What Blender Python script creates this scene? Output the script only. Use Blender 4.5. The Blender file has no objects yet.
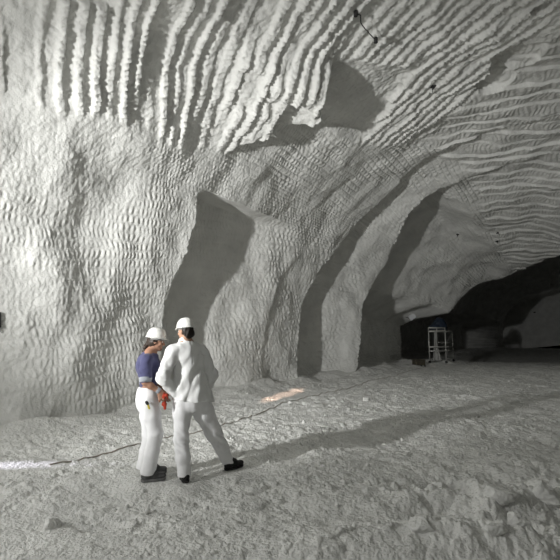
import bpy, math, random
import numpy as np
C = bpy.context.scene.collection
SC = bpy.context.scene
rng = np.random.default_rng(7)

# ------------------------------------------------------------------ noise
def _h(ix, iy, seed):
    n = (ix.astype(np.int64) * 374761393 + iy.astype(np.int64) * 668265263 + seed * 2147483647) & 0xFFFFFFFF
    n = ((n ^ (n >> 13)) * 1274126177) & 0xFFFFFFFF
    n = ((n ^ (n >> 16)) * 2246822519) & 0xFFFFFFFF
    return ((n ^ (n >> 15)) & 0xFFFFFF) / float(0xFFFFFF)
def hsh(a, b=0, seed=0):
    a = np.asarray(np.floor(a)); b = np.asarray(np.floor(b)) + np.zeros_like(a)
    return _h(a, b, seed)
def pn(x, y, seed=0):
    x0 = np.floor(x); y0 = np.floor(y); fx = x - x0; fy = y - y0
    sx = fx * fx * fx * (fx * (fx * 6 - 15) + 10); sy = fy * fy * fy * (fy * (fy * 6 - 15) + 10)
    def g(ix, iy, dx, dy):
        a = _h(ix, iy, seed) * 6.2831853
        return np.cos(a) * dx + np.sin(a) * dy
    a = g(x0, y0, fx, fy); b = g(x0 + 1, y0, fx - 1, fy)
    c = g(x0, y0 + 1, fx, fy - 1); d = g(x0 + 1, y0 + 1, fx - 1, fy - 1)
    return 1.5 * ((a + (b - a) * sx) * (1 - sy) + (c + (d - c) * sx) * sy)
def fbm(x, y, o=4, seed=0, gain=.5):
    r = 0; a = 1.0
    for i in range(o):
        r = r + a * pn(x, y, seed + i * 17); x = x * 2.03 + 5.1; y = y * 2.03 + 1.7; a *= gain
    return r
def sm(a, b, x):
    t = np.clip((x - a) / (b - a), 0, 1); return t * t * (3 - 2 * t)

# ------------------------------------------------------------------ scene helpers
def tag(o, label=None, cat=None, group=None, kind=None):
    if label: o['label'] = label
    if cat: o['category'] = cat
    if group: o['group'] = group
    if kind: o['kind'] = kind
    return o
def empty(name, loc, label, cat, group=None):
    o = bpy.data.objects.new(name, None); C.objects.link(o); o.location = loc
    o.empty_display_size = .2
    return tag(o, label, cat, group)
def mesh_obj(name, V, Fc, mat, parent=None, smooth=True, origin=(0, 0, 0)):
    V = np.asarray(V, float) - np.asarray(origin, float)
    me = bpy.data.meshes.new(name)
    if isinstance(Fc, np.ndarray):
        nf, k = Fc.shape
        me.vertices.add(len(V)); me.vertices.foreach_set('co', V.astype(np.float32).ravel())
        me.loops.add(nf * k); me.loops.foreach_set('vertex_index', Fc.astype(np.int32).ravel())
        me.polygons.add(nf); me.polygons.foreach_set('loop_start', np.arange(0, nf * k, k, dtype=np.int32))
        me.update(calc_edges=True); me.validate()
    else:
        me.from_pydata([tuple(v) for v in V], [], [tuple(f) for f in Fc]); me.update()
    if smooth:
        me.polygons.foreach_set('use_smooth', np.ones(len(me.polygons), dtype=bool))
    me.materials.append(mat)
    o = bpy.data.objects.new(name, me); C.objects.link(o)
    if parent is not None:
        o.parent = parent; o.location = np.asarray(origin) - np.asarray(parent.location)
    else:
        o.location = origin
    return o

# ------------------------------------------------------------------ materials
def mat(name, col, rough=.8, metal=0., var=0., vscale=8., bump=0., bscale=40., spec=.3, sheen=0.):
    m = bpy.data.materials.new(name); m.use_nodes = True
    nt = m.node_tree; b = nt.nodes['Principled BSDF']
    b.inputs['Roughness'].default_value = rough; b.inputs['Metallic'].default_value = metal
    b.inputs['Specular IOR Level'].default_value = spec
    if sheen: b.inputs['Sheen Weight'].default_value = sheen
    tc = nt.nodes.new('ShaderNodeTexCoord')
    nz = nt.nodes.new('ShaderNodeTexNoise'); nz.inputs['Scale'].default_value = vscale
    nz.inputs['Detail'].default_value = 5
    nt.links.new(tc.outputs['Object'], nz.inputs['Vector'])
    rp = nt.nodes.new('ShaderNodeValToRGB')
    c = np.array(col)
    rp.color_ramp.elements[0].position = .3; rp.color_ramp.elements[1].position = .7
    rp.color_ramp.elements[0].color = (*np.clip(c * (1 - var), 0, 1), 1)
    rp.color_ramp.elements[1].color = (*np.clip(c * (1 + var), 0, 1), 1)
    nt.links.new(nz.outputs['Fac'], rp.inputs['Fac']); nt.links.new(rp.outputs['Color'], b.inputs['Base Color'])
    if bump:
        n2 = nt.nodes.new('ShaderNodeTexNoise'); n2.inputs['Scale'].default_value = bscale
        n2.inputs['Detail'].default_value = 4
        nt.links.new(tc.outputs['Object'], n2.inputs['Vector'])
        bp = nt.nodes.new('ShaderNodeBump'); bp.inputs['Strength'].default_value = .8
        bp.inputs['Distance'].default_value = bump
        nt.links.new(n2.outputs['Fac'], bp.inputs['Height']); nt.links.new(bp.outputs['Normal'], b.inputs['Normal'])
    return m
SALT = (.76, .76, .73)
M_WALL = mat('salt_wall', SALT, .9, var=.10, vscale=1.6, bump=.02, bscale=22, spec=.2)
M_CEIL = mat('salt_ceiling', SALT, .9, var=.12, vscale=1.3, bump=.02, bscale=20, spec=.2)
M_FLOOR = mat('salt_floor', (.79, .79, .76), .95, var=.10, vscale=2.2, bump=.035, bscale=34, spec=.15)
M_LUMP = mat('salt_lump', (.79, .79, .76), .9, var=.10, vscale=6, bump=.025, bscale=30, spec=.2)

# ------------------------------------------------------------------ the place: a chamber cut along AX
F = 450.0; PITCH = math.atan(55 / 450); H = 1.6
AX = np.array([.529, .8486]); AX /= np.linalg.norm(AX); NL = np.array([-AX[1], AX[0]])
PR = np.array([(8.56, -.85), (8.5, 0), (8.45, 2), (8.1, 4), (7.2, 5.8), (5.2, 7.3), (2.2, 8.1), (-1, 8.3), (-5, 7.7), (-8, 5.6), (-9.3, 2.5), (-9.5, 0), (-9.52, -.85)], float) * .94
def catmull(P, m=60):
    P = np.vstack([2 * P[0] - P[1], P, 2 * P[-1] - P[-2]]); out = []
    for i in range(1, len(P) - 2):
        t = np.linspace(0, 1, m, endpoint=False)[:, None]; a, b, c, d = P[i - 1:i + 3]
        out.append(.5 * (2 * b + (c - a) * t + (2 * a - 5 * b + 4 * c - d) * t ** 2 + (3 * b - a - 3 * c + d) * t ** 3))
    out.append(P[-2:-1]); return np.vstack(out)
PC = catmull(PR); PL = np.r_[0, np.cumsum(np.hypot(*np.diff(PC, axis=0).T))]; PL -= PL[60]
PT = np.gradient(PC, axis=0); PT /= np.linalg.norm(PT, axis=1)[:, None]
PN = np.c_[PT[:, 1], -PT[:, 0]]
KS = [(-20, 1.0), (13, 1.0), (16, .97), (20, .88), (24, .77), (28, .68), (29.5, .70), (32, 1.0), (55, 1.0), (59, .84), (61, .82), (63, .9), (72, .9)]
def kf(s): return np.interp(s, [a for a, b in KS], [b for a, b in KS])
def surf(s, tau, off=0.):
    k = kf(s)
    w = np.interp(tau, PL, PC[:, 0]) * k + np.interp(tau, PL, PN[:, 0]) * off
    z = np.interp(tau, PL, PC[:, 1]) * k + np.interp(tau, PL, PN[:, 1]) * off
    return np.stack([s * AX[0] + w * NL[0], s * AX[1] + w * NL[1], z], -1)

EDGES = [  # step position along the chamber by height, depth, decay, height fade
    dict(E=[(0, 5.4), (1.7, 5.0), (3.4, 4.6), (5, 4.5), (6, 4.4)], D=.22, p=1.0, f=[(0, 1), (4.9, 1), (5.5, 0)]),
    dict(E=[(0, 7.55), (1.9, 7.55), (3, 7.75), (4, 7.9), (5, 7.8), (6, 7.8)], D=1.25, p=1.25, f=[(0, .75), (1, .9), (2, 1), (4.9, 1), (5.2, 0)]),
    dict(E=[(0, 11.7), (1.8, 11.8), (3.4, 12.4), (5, 13)], D=.07, p=1, f=[(0, 1), (3, 1), (4.5, 0)]),
    dict(E=[(0, 13.7), (1.8, 13.9), (3.9, 14.5), (5.4, 15.4), (7.7, 15.4), (9.9, 14.2), (14, 14)], D=1.4, p=1.2, f=[(0, 1), (5, 1), (5.8, .6), (8, .5), (10, .15), (14, .1)]),
    dict(E=[(0, 17.9), (2.9, 18.3), (5.5, 19.0), (8, 17.3), (10, 16.6), (14, 16.5)], D=1.9, p=1.0, f=[(0, 1), (3.6, 1), (8.2, .9), (9.2, .3), (9.8, .05), (15, .05)]),
    dict(E=[(0, 26.9), (3.7, 26.8), (8.6, 28.4), (13, 26.6), (20, 27)], D=4.2, p=.7, f=[(0, 1), (26, 1)]),
    dict(E=[(0, 60.5), (6, 61), (13, 62), (26, 62)], D=1.2, p=1.0, f=[(0, 1), (26, 1)]),
    dict(E=[(0, 74), (26, 74)], D=0, p=1, f=[(0, 1)]),
]
TS = [(-20, 5.1), (3.2, 5.4), (5.8, 5.8), (7.9, 6.2), (8.4, 7.4), (8.8, 8.0), (9.6, 7.8), (12.7, 9.0), (14, 9.9), (16, 10.4), (22, 10), (55, 9)]

def relief(s, t):
    """outward displacement of the cut salt surface"""
    jit = .10 * pn(t * 1.3, s * 0 + 3.3, 5) + .05 * pn(t * 4.5, s * 0, 6) + .03 * pn(t * 11, s * .6, 8)
    ev = [np.interp(t, [a for a, b in e['E']], [b for a, b in e['E']]) + jit for e in EDGES]
    off = np.zeros_like(s)
    lo = 1 - sm(2.5, 4.3, t + .25 * pn(s * .8, t * 0, 7))
    for i, e in enumerate(EDGES[:-1]):
        u = (s - ev[i]) / (ev[i + 1] - ev[i])
        d = s - ev[i]
        fd = np.interp(t, [a for a, b in e['f']], [b for a, b in e['f']])
        g = sm(0, .3 if i else 1.2, d) * np.clip(1 - u, 0, 1) ** e['p']
        if i == 4:      # undercut low down, kept back as far as the next step
            q = np.clip(1 - u, 0, 1)
            g = g * (1 - lo) + lo * sm(0, .5, d) * (q > 0) * 1.37
        if i == 5: g = np.maximum(g, lo * (d > 0))
        off = off + e['D'] * fd * g * (u < 1)
    off = off + .25 * np.clip(4.4 - s, 0, 7) * (1 - .5 * sm(5.5, 9, t)) * (1 - sm(10, 14, t))   # the near wall swings out
    off = off + .16 * fbm(s / 2.6, t / 2.6, 2, 11) + .05 * fbm(s / .8, t / .8, 2, 21)
    # zones
    T = np.interp(s, [a for a, b in TS], [b for a, b in TS]) + .25 * pn(s * .9, t * .9, 31)
    zr = sm(-.12, .22, t - T)                      # ribbed roof
    zb = sm(-.5, .6, s - (13.2 - .9 * (t - 10)) + .5 * pn(s * .5, t * .5, 33)) * zr
    za = zr * (1 - zb)
    zw = 1 - zr
    # wall: rows of pick marks
    hi = sm(4.6, 6.5, t)
    slope = .13 * (1 - hi) 
    v = (t - slope * s) / .185 + .30 * pn(s * .8, t * .8, 41); row = np.floor(v); fv = v - row
    w_ = np.interp(s, [-20, 10, 30], [.085, .10, .17])
    u = s / w_ + .5 * (row % 2) + .35 * hsh(row, 0, 3) + .35 * fv + .8 * pn(s * 1.6, t * 2.6, 43)
    amp = .45 + 1.1 * hsh(np.floor(u), row, 9)
    dash = np.cos(2 * np.pi * u) * np.clip(np.sin(np.pi * fv), 0, 1) ** 1.1 * amp
    crease = np.exp(-((fv - .5) / .13) ** 2) * -0 + np.exp(-(np.minimum(fv, 1 - fv) / .12) ** 2)
    patch = .35 + .8 * sm(-.4, .5, pn(s * .7, t * .5, 45))
    off = off + zw * patch * np.interp(s, [10, 20], [1, 1.9]) * ((.0100 - .006 * sm(.5, -.6, s - 4.6 + .4 * pn(t, s, 46)) * sm(2.6, 1.6, t)) * dash + (.011 + .018 * hi) * crease * (.5 + .8 * hsh(row, 1, 4)))
    # smooth scaled-off salt low at the very left
    # roof: coarse ribs along s + t/2
    ph = (s + .5 * t) / .30 + .42 * pn(s * .8, t * .5, 51) + .10 * pn(s * 3, t * 3, 52); k = np.floor(ph + .5); c = np.cos(2 * np.pi * ph)
    along = t - .4 * s
    am = sm(-.55, .05, pn(along * .55 + 9 * hsh(k, 0, 12), k * 3.7, 53) + .25 * hsh(k, 2, 13))
    pk = np.zeros_like(s)
    for (ps, pt, ra, rb) in ((8.3, 7.9, .45, .4), (10.9, 12.6, .55, .5), (11.6, 12.1, .4, .4), (9.4, 13.15, .2, .16), (3.3, 7.3, .3, .8)):
        a1 = (s - ps) * .45 - (t - pt) * .89; a2 = (s - ps) * .89 + (t - pt) * .45
        lit = np.clip(.55 - .5 * ((s - ps) * .75 + (t - pt) * .66) / max(ra, rb), 0, 1)
        pk = np.maximum(pk, (.12 + .88 * lit) * (1 - sm(.9, 1.1, np.sqrt((a1 / ra) ** 2 + (a2 / rb) ** 2) + .35 * pn(s * 2, t * 2, 55))))
    l_ = (s - 9.7) * .75 + (t - 8.95) * .66 + .16 * pn(s * 2.2, t * 2.2, 65) + .06 * pn(s * 7, t * 7, 66); m_ = -(s - 9.7) * .66 + (t - 8.95) * .75
    side = np.exp(-(np.abs(m_ + .1 * l_) / 1.25) ** 6)
    hang = side * sm(-3.6, -1.25, l_) * (1 - sm(-1.22, -1.0, l_))          # brow of salt added to cast shade over the smooth patch
    flat = side * sm(-1.2, -1.0, l_) * (1 - sm(1.0, 1.25, l_))
    pk = np.maximum(pk, .25 * flat)
    bd = along / .105 + 5 * hsh(k, 0, 14); bead = np.clip(np.abs(np.sin(np.pi * bd + 1.6 * pn(s * 5, t * 5, 56))) * (.55 + .45 * hsh(bd, k, 20)) + .55 * pn(along / .09, k * 5.1 + s * 2, 59), 0, 1)
    wd = .5 * hsh(k, 4, 18) - .25 + .3 * pn(along * 1.7, k * 2.3, 58)
    rib = sm(-.25 + wd + .75 * (bead - .6), .55 + wd + .5 * (bead - .6), c)
    gap = (1 - rib)
    off = off + za * (-.15 * rib * am * .8 * (1 - sm(.02, .1, pk)) * (.5 + .5 * bead) * (.5 + .65 * hsh(k, 5, 19)) + .05 + .40 * pk - .72 * hang + .012 * pn(s * 12, t * 12, 57) + .02 * fbm(s * 5, t * 5, 2, 60))
    # right-hand roof: broad ribs s - .44 t with close cross scoring
    pb = (s - .44 * t) / .55 + .5 * pn(s * .7, t * .4, 61) + .1 * pn(s * 2.5, t * 2.5, 62); kb = np.floor(pb); fb = pb - kb
    rb_ = (1 - fb) ** .8 * sm(0, .12, fb)
    ub = t / .13 + 6 * hsh(kb, 0, 15) + .25 * fb * 4 + .9 * pn(s * 2, t * 2, 63)
    sc = np.cos(2 * np.pi * ub) * np.sin(np.pi * fb) * (.4 + 1.1 * hsh(np.floor(ub), kb, 16))
    amb = .45 + .8 * hsh(kb, 3, 17)
    off = off + zb * (-.09 * rb_ * amb + .014 * sc + .4 * pk)
    off = off + .010 * pn(s * 9, t * 9, 71) + .006 * pn(s * 19, t * 19, 72)
    return off

def build_cave():
    s = [-13.0]
    while s[-1] < 72.0:
        v = s[-1]
        d = .25 if v < 1.6 else .019 if v < 13.5 else .019 + (v - 13.5) * .0026
        if v > 29: d = .15
        s.append(v + d)
    s = np.array(s)
    t = [-.7]
    while t[-1] < 25.6:
        v = t[-1]; t.append(v + (.026 if v < 14.2 else .12))
    t = np.array(t)
    S, Tt = np.meshgrid(s, t, indexing='ij')
    off = relief(S, Tt)
    P = surf(S, Tt, off)
    ns, ntt = S.shape
    global CAVE; CAVE = P
    def piece(name, j0, j1, m):
        V = P[:, j0:j1 + 1].reshape(-1, 3); n = j1 - j0 + 1
        idx = np.arange(ns * n).reshape(ns, n)
        Q = np.stack([idx[:-1, :-1], idx[:-1, 1:], idx[1:, 1:], idx[1:, :-1]], -1).reshape(-1, 4)
        o = mesh_obj(name, V, Q, m); tag(o, kind='structure'); return o
    jl = np.searchsorted(t, 6.6); jr = np.searchsorted(t, 19.5)
    piece('wall_left', 0, jl, M_WALL); piece('ceiling', jl, jr, M_CEIL); piece('wall_right', jr, ntt - 1, M_WALL)
    for nm, i in (('wall_back', ns - 1), ('wall_front', 0)):
        ring = P[i, ::4]; c = ring.mean(0)
        rings = [c + (ring - c) * f for f in np.linspace(1, .02, 12)]
        n = len(ring); V = np.concatenate(rings)
        V[n:] += AX.tolist() + [0] * 1 if False else 0
        fc = np.array([(r * n + j, r * n + (j + 1) % n, (r + 1) * n + (j + 1) % n, (r + 1) * n + j) for r in range(11) for j in range(n)])
        tag(mesh_obj(nm, V, fc, M_WALL), kind='structure')

# ------------------------------------------------------------------ floor
def unpix(px, py, z=0.):
    """ground point seen at a picture position (used to read the layout off the photograph)"""
    dx = (px - 280) / F; dz = (280 - py) / F
    y = math.cos(PITCH) - math.sin(PITCH) * dz; zz = math.sin(PITCH) + math.cos(PITCH) * dz
    k = (z - H) / zz; return np.array([dx * k, y * k, z])
def at(px, py, d):
    dx = (px - 280) / F; dz = (280 - py) / F
    y = math.cos(PITCH) - math.sin(PITCH) * dz; zz = math.sin(PITCH) + math.cos(PITCH) * dz
    k = d / y; return np.array([dx * k, d, H + zz * k])

FLAT_SPOTS = [(.10, 12.5, .55), (-3.3, 5.78, .22), (-3.75, 5.72, .22), (-2.9, 5.84, .18)]      # (x, y, r) flattened under shoes and stands; these first ones smooth the lamps' light patches
MOUNDS = [(450, 503, .50, .20, .10), (505, 512, .30, .25, .13), (545, 505, .28, .2, .15), (400, 545, .7, .3, .07), (470, 548, .45, .25, .13),
          (540, 545, .3, .2, .12), (350, 500, .6, .3, .05), (300, 545, .5, .3, .05), (330, 455, .5, .6, .05), (480, 455, .9, .4, .06), (420, 425, 1.2, .6, .06), (520, 470, .6, .3, .07)]
HOLES = [(452, 489, .34, .18, .24), (482, 534, .34, .14, .22), (530, 541, .24, .14, .18), (548, 496, .2, .12, .14), (405, 480, .16, .1, .07), (524, 505, .13, .12, .10), (512, 436, .5, .25, .05), (100, 520, .25, .12, .04)]
def floorz(x, y):
    x = np.asarray(x, float); y = np.asarray(y, float)
    s = x * AX[0] + y * AX[1]; w = x * NL[0] + y * NL[1]
    tx = pn(x * .5, y * .5, 90) * .4
    z = .06 * fbm(x / 2.6, y / 2.6, 3, 81) + .030 * fbm((x + tx) / .62, y / .50, 3, 82)
    rgd = 1 - np.abs(pn(x / .42 + tx, y / .36, 83)); z = z - .008 * rgd ** 4
    c = pn(x / .20, y / .16, 84); z = z + .009 * sm(.05, .6, c) - .020 * sm(.18, .42, -pn(x / .19 + tx, y / .15, 85)) * sm(-.4, .3, pn(x * .8, y * .8, 87))
    z = z + .0075 * fbm(x / .085, y / .075, 3, 86, .7) + .020 * sm(.28, .45, pn(x / .11 + 3, y / .10, 88)) * sm(-.3, .5, pn(x / 1.1, y / 1.1, 89))
    for px, py, rx, ry, hh in MOUNDS:
        g = unpix(px, py); a = (x - g[0] + .06 * pn(x * 4, y * 4, 91)) / rx; b = (y - g[1] + .06 * pn(x * 4, y * 4, 92)) / ry
        z = z + hh * np.exp(-(a * a + b * b) ** 1.3)
    for px, py, rx, ry, hh in HOLES:
        g = unpix(px, py); a = (x - g[0] + .10 * pn(x * 5, y * 5, 91)) / rx; b = (y - g[1] + .10 * pn(x * 5, y * 5, 92)) / ry
        z = z - hh * np.exp(-(a * a + b * b) ** 2.5)
    # right-hand foreground is rougher
    rough = sm(.2, 2.0, x) * (1 - sm(4.6, 6.5, y))
    z = z + rough * (.065 * fbm(x / .33, y / .28, 3, 93) + .055 * np.abs(pn(x / .2, y / .17, 94)) + .016 * fbm(x / .06, y / .055, 2, 98, .7))
    wl = 8.5 * .94 * kf(s); z = z + .22 * sm(-.9, .1, w - wl) * (.6 + .8 * pn(x * .9, y * .9, 95))
    # the floor falls away at the dark drift
    z = z - .75 * sm(27.2, 28.6, y + .25 * pn(x * .8, y * 0, 96))
    z = z + .55 * sm(33, 40, y)
    f = np.zeros_like(z); zt = np.zeros_like(z)
    for fx, fy, r in FLAT_SPOTS:
        q = 1 - sm(r * .55, r * 2.2, np.hypot(x - fx, y - fy)); f = np.maximum(f, q)
    z = z * (1 - f) + f * (-.004 + .006 * pn(x / .07, y / .07, 97))
    return z
def build_floor():
    r = [.05]
    while r[-1] < 90:
        v = r[-1]; r.append(v + (.15 if v < 2.6 else max(.012, .0042 * v) if v < 30 else .25))
    r = np.array(r)
    ph = []; a = -math.pi
    while a < math.pi - 1e-6:
        ph.append(a); a += .0016 if abs(a + .0) < .66 else .045
    ph = np.array(ph + [ph[0] + 2 * math.pi])
    R, A = np.meshgrid(r, ph, indexing='ij'); X = R * np.sin(A); Y = R * np.cos(A)
    Z = floorz(X, Y); V = np.stack([X, Y, Z], -1)
    s = X * AX[0] + Y * AX[1]; w = X * NL[0] + Y * NL[1]; k = kf(s)
    ok = (s > -12.9) & (s < 71.9) & (w < 8.0 * k + 5.2) & (w > -8.95 * k - .6)
    n, m = R.shape; idx = np.arange(n * m).reshape(n, m)
    Q = np.stack([idx[:-1, :-1], idx[1:, :-1], idx[1:, 1:], idx[:-1, 1:]], -1)
    q = ok[:-1, :-1] & ok[1:, :-1] & ok[1:, 1:] & ok[:-1, 1:]
    Q = Q[q].reshape(-1, 4)
    used = np.unique(Q); mp = np.full(n * m, -1); mp[used] = np.arange(len(used))
    o = mesh_obj('floor', V.reshape(-1, 3)[used], mp[Q][:, ::-1], M_FLOOR); tag(o, kind='structure')
# ------------------------------------------------------------------ distance-field modelling (figures, clothes)
class SDF:
    def __init__(self, lo, hi, h):
        self.lo = np.array(lo, float); self.h = h
        self.n = np.ceil((np.array(hi) - self.lo) / h).astype(int) + 1
        self.v = np.full(self.n, .25, np.float32)
    def block(self, lo, hi):
        a = np.clip(np.floor((np.asarray(lo) - self.lo) / self.h).astype(int), 0, self.n - 1)
        b = np.clip(np.ceil((np.asarray(hi) - self.lo) / self.h).astype(int) + 1, 1, self.n)
        ax = [self.lo[i] + self.h * np.arange(a[i], b[i]) for i in range(3)]
        return (slice(a[0], b[0]), slice(a[1], b[1]), slice(a[2], b[2])), np.meshgrid(*ax, indexing='ij')
    def put(self, lo, hi, fn, k=.02, cut=False):
        sl, (X, Y, Z) = self.block(lo, hi)
        if 0 in X.shape: return
        d = fn(X, Y, Z); o = self.v[sl]
        if cut: self.v[sl] = np.maximum(o, -d); return
        hh = np.clip(.5 + .5 * (o - d) / k, 0, 1)
        self.v[sl] = o + (d - o) * hh - k * hh * (1 - hh)
    def cone(self, a, b, ra, rb, k=.02, flat=None, fk=1., cut=False):
        """tapered rod from a to b; flat = direction squeezed to fk of its width"""
        a = np.asarray(a, float); b = np.asarray(b, float); ab = b - a; L = max(ab @ ab, 1e-9)
        R = max(ra, rb) / min(1., fk) * (1 if fk <= 1 else fk) + k + .02
        if flat is not None: flat = np.asarray(flat, float) / np.linalg.norm(flat)
        def fn(X, Y, Z):
            px, py, pz = X - a[0], Y - a[1], Z - a[2]
            t = np.clip((px * ab[0] + py * ab[1] + pz * ab[2]) / L, 0, 1)
            qx, qy, qz = px - t * ab[0], py - t * ab[1], pz - t * ab[2]
            r = ra + (rb - ra) * t
            if flat is None: return np.sqrt(qx * qx + qy * qy + qz * qz) - r
            dn = (qx * flat[0] + qy * flat[1] + qz * flat[2]); e = (1 / fk) ** 2 - 1
            return (np.sqrt(qx * qx + qy * qy + qz * qz + e * dn * dn) - r) * (.5 + .5 * min(fk, 1))
        self.put(np.minimum(a, b) - R, np.maximum(a, b) + R, fn, k, cut)
    def chain(self, pts, rs, k=.02, flat=None, fk=1.):
        for i in range(len(pts) - 1): self.cone(pts[i], pts[i + 1], rs[i], rs[i + 1], k, flat, fk)
    def ball(self, c, r, k=.02, M=None, cut=False):
        """ellipsoid of half axes r in the frame M (rows)"""
        c = np.asarray(c, float); r = np.asarray(r, float); M = np.eye(3) if M is None else np.asarray(M)
        R = r.max() + k + .02
        def fn(X, Y, Z):
            x, y, z = X - c[0], Y - c[1], Z - c[2]
            u = [(M[i][0] * x + M[i][1] * y + M[i][2] * z) for i in range(3)]
            k0 = np.sqrt(sum((u[i] / r[i]) ** 2 for i in range(3))); k1 = np.sqrt(sum((u[i] / r[i] ** 2) ** 2 for i in range(3)))
            return k0 * (k0 - 1) / np.maximum(k1, 1e-6)
        self.put(c - R, c + R, fn, k, cut)
    def plane_cut(self, p, n):
        """keep the side n points away from"""
        p = np.asarray(p, float); n = np.asarray(n, float) / np.linalg.norm(n)
        sl, (X, Y, Z) = self.block(self.lo, self.lo + self.h * self.n)
        self.v = np.maximum(self.v, ((X - p[0]) * n[0] + (Y - p[1]) * n[1] + (Z - p[2]) * n[2]).astype(np.float32))
    def warp(self, fn):
        sl, (X, Y, Z) = self.block(self.lo, self.lo + self.h * self.n)
        near = np.abs(self.v) < .06
        self.v[near] += fn(X[near], Y[near], Z[near]).astype(np.float32)
    def mesh(self):
        v = self.v; v[0] = v[-1] = .2; v[:, 0] = v[:, -1] = .2; v[:, :, 0] = v[:, :, -1] = .2
        ins = v < 0; n = np.array(v.shape); cn = n - 1
        cnt = np.zeros(cn, np.int8); P = np.zeros((*cn, 3), np.float32); W = np.zeros(cn, np.float32)
        for d in ((0, 0, 0), (0, 0, 1), (0, 1, 0), (0, 1, 1), (1, 0, 0), (1, 0, 1), (1, 1, 0), (1, 1, 1)):
            cnt += ins[d[0]:d[0] + cn[0], d[1]:d[1] + cn[1], d[2]:d[2] + cn[2]]
        act = np.argwhere((cnt > 0) & (cnt < 8)); idx = np.full(cn, -1); idx[tuple(act.T)] = np.arange(len(act))
        pos = np.zeros((len(act), 3)); wt = np.zeros(len(act))
        cor = [(0, 0, 0), (0, 0, 1), (0, 1, 0), (0, 1, 1), (1, 0, 0), (1, 0, 1), (1, 1, 0), (1, 1, 1)]
        val = [v[tuple((act + c).T)] for c in cor]
        for i in range(8):
            for j in range(i + 1, 8):
                if sum(abs(cor[i][q] - cor[j][q]) for q in range(3)) != 1: continue
                a, b = val[i], val[j]; m = (a < 0) != (b < 0); t = np.where(m, a / np.where(m, a - b, 1), 0)
                p = np.array(cor[i]) + t[:, None] * (np.array(cor[j]) - np.array(cor[i]))
                pos += p * m[:, None]; wt += m
        V = self.lo + self.h * (act + pos / wt[:, None])
        Q = []
        for ax in range(3):
            u, w = (ax + 1) % 3, (ax + 2) % 3
            e = [slice(None)] * 3; f = [slice(None)] * 3; e[ax] = slice(0, -1); f[ax] = slice(1, None)
            ch = np.argwhere(ins[tuple(e)] != ins[tuple(f)])
            st = ins[tuple(e)][tuple(ch.T)]
            du = np.zeros(3, int); dw = np.zeros(3, int); du[u] = 1; dw[w] = 1
            q = np.stack([idx[tuple((ch - du - dw).T)], idx[tuple((ch - dw).T)], idx[tuple(ch.T)], idx[tuple((ch - du).T)]], -1)
            q[~st] = q[~st][:, ::-1]; Q.append(q)
        return V, np.concatenate(Q)
    def obj(self, name, m, parent):
        V, Q = self.mesh(); return mesh_obj(name, V, Q, m, parent)

def unit(v): v = np.asarray(v, float); return v / np.linalg.norm(v)
def folds(s, seed, amp, axis=(0, 0, 1), fr=14., al=4.):
    """creases running along an axis"""
    a = unit(axis); b = unit(np.cross(a, (.31, .9, .2))); c = np.cross(a, b)
    def fn(X, Y, Z):
        p = X * a[0] + Y * a[1] + Z * a[2]; q = X * b[0] + Y * b[1] + Z * b[2]; r = X * c[0] + Y * c[1] + Z * c[2]
        n = pn(q * fr + p * al * .7, p * al + r * fr * .6, seed) + .6 * pn(r * fr * 1.2 + 3, p * al * 1.6 + q * 4, seed + 1)
        return amp * n
    s.warp(fn)

def hand(s, wrist, d, palm, thumb, curl, L=.18, k=.008):
    """palm, four fingers of unequal length and a thumb; d = towards the fingers, palm = the way the palm faces"""
    d = unit(d); palm = unit(np.asarray(palm) - d * (np.asarray(palm) @ d)); sd = unit(np.asarray(thumb) - d * (np.asarray(thumb) @ d))
    w = np.asarray(wrist, float); pe = w + d * L * .50
    s.cone(w, w + d * L * .15, .027, .030, .02, palm, .62)
    for q in (-.033, -.011, .011, .033):
        s.cone(w + d * .02 + sd * q * .6, pe + sd * q, .017, .0135, .012, palm, .8)
    for q, l in ((.034, .92), (.012, 1.03), (-.011, .96), (-.033, .76)):
        p = pe + sd * q; dd = d; ll = L * .5 * l; ang = curl
        for seg, r0, r1 in ((.44, .0112, .0100), (.31, .0100, .0092), (.25, .0092, .0080)):
            dd = unit(dd * math.cos(ang) + palm * math.sin(ang)); nn = unit(palm - dd * (palm @ dd))
            p2 = p + dd * ll * seg; s.cone(p, p2, r0, r1, .004); p = p2
            if curl > .05: palm_ = palm; ang = curl * 1.05
            # keep turning about the same hinge
            palm = unit(palm - dd * (palm @ dd)) if abs(palm @ dd) < .95 else palm
        palm = unit(np.cross(sd, d)) * (1 if np.cross(sd, d) @ palm0(palm, sd, d) > 0 else -1)
    t0 = w + d * L * .16 + sd * .028; td = unit(d * .62 + sd * .62 + palm * .35)
    t1 = t0 + td * .040; t2 = t1 + unit(td + palm * curl * .5 - sd * curl * .4) * .032; t3 = t2 + unit(td + palm * curl * .9 - sd * curl * .8) * .024
    s.chain([w + d * L * .08 + sd * .012, t0, t1, t2, t3], [.018, .0165, .0130, .0112, .0090], .008)
def palm0(p, sd, d):
    q = p - sd * (p @ sd)
    return q if np.linalg.norm(q) > 1e-6 else np.cross(sd, d)

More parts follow.
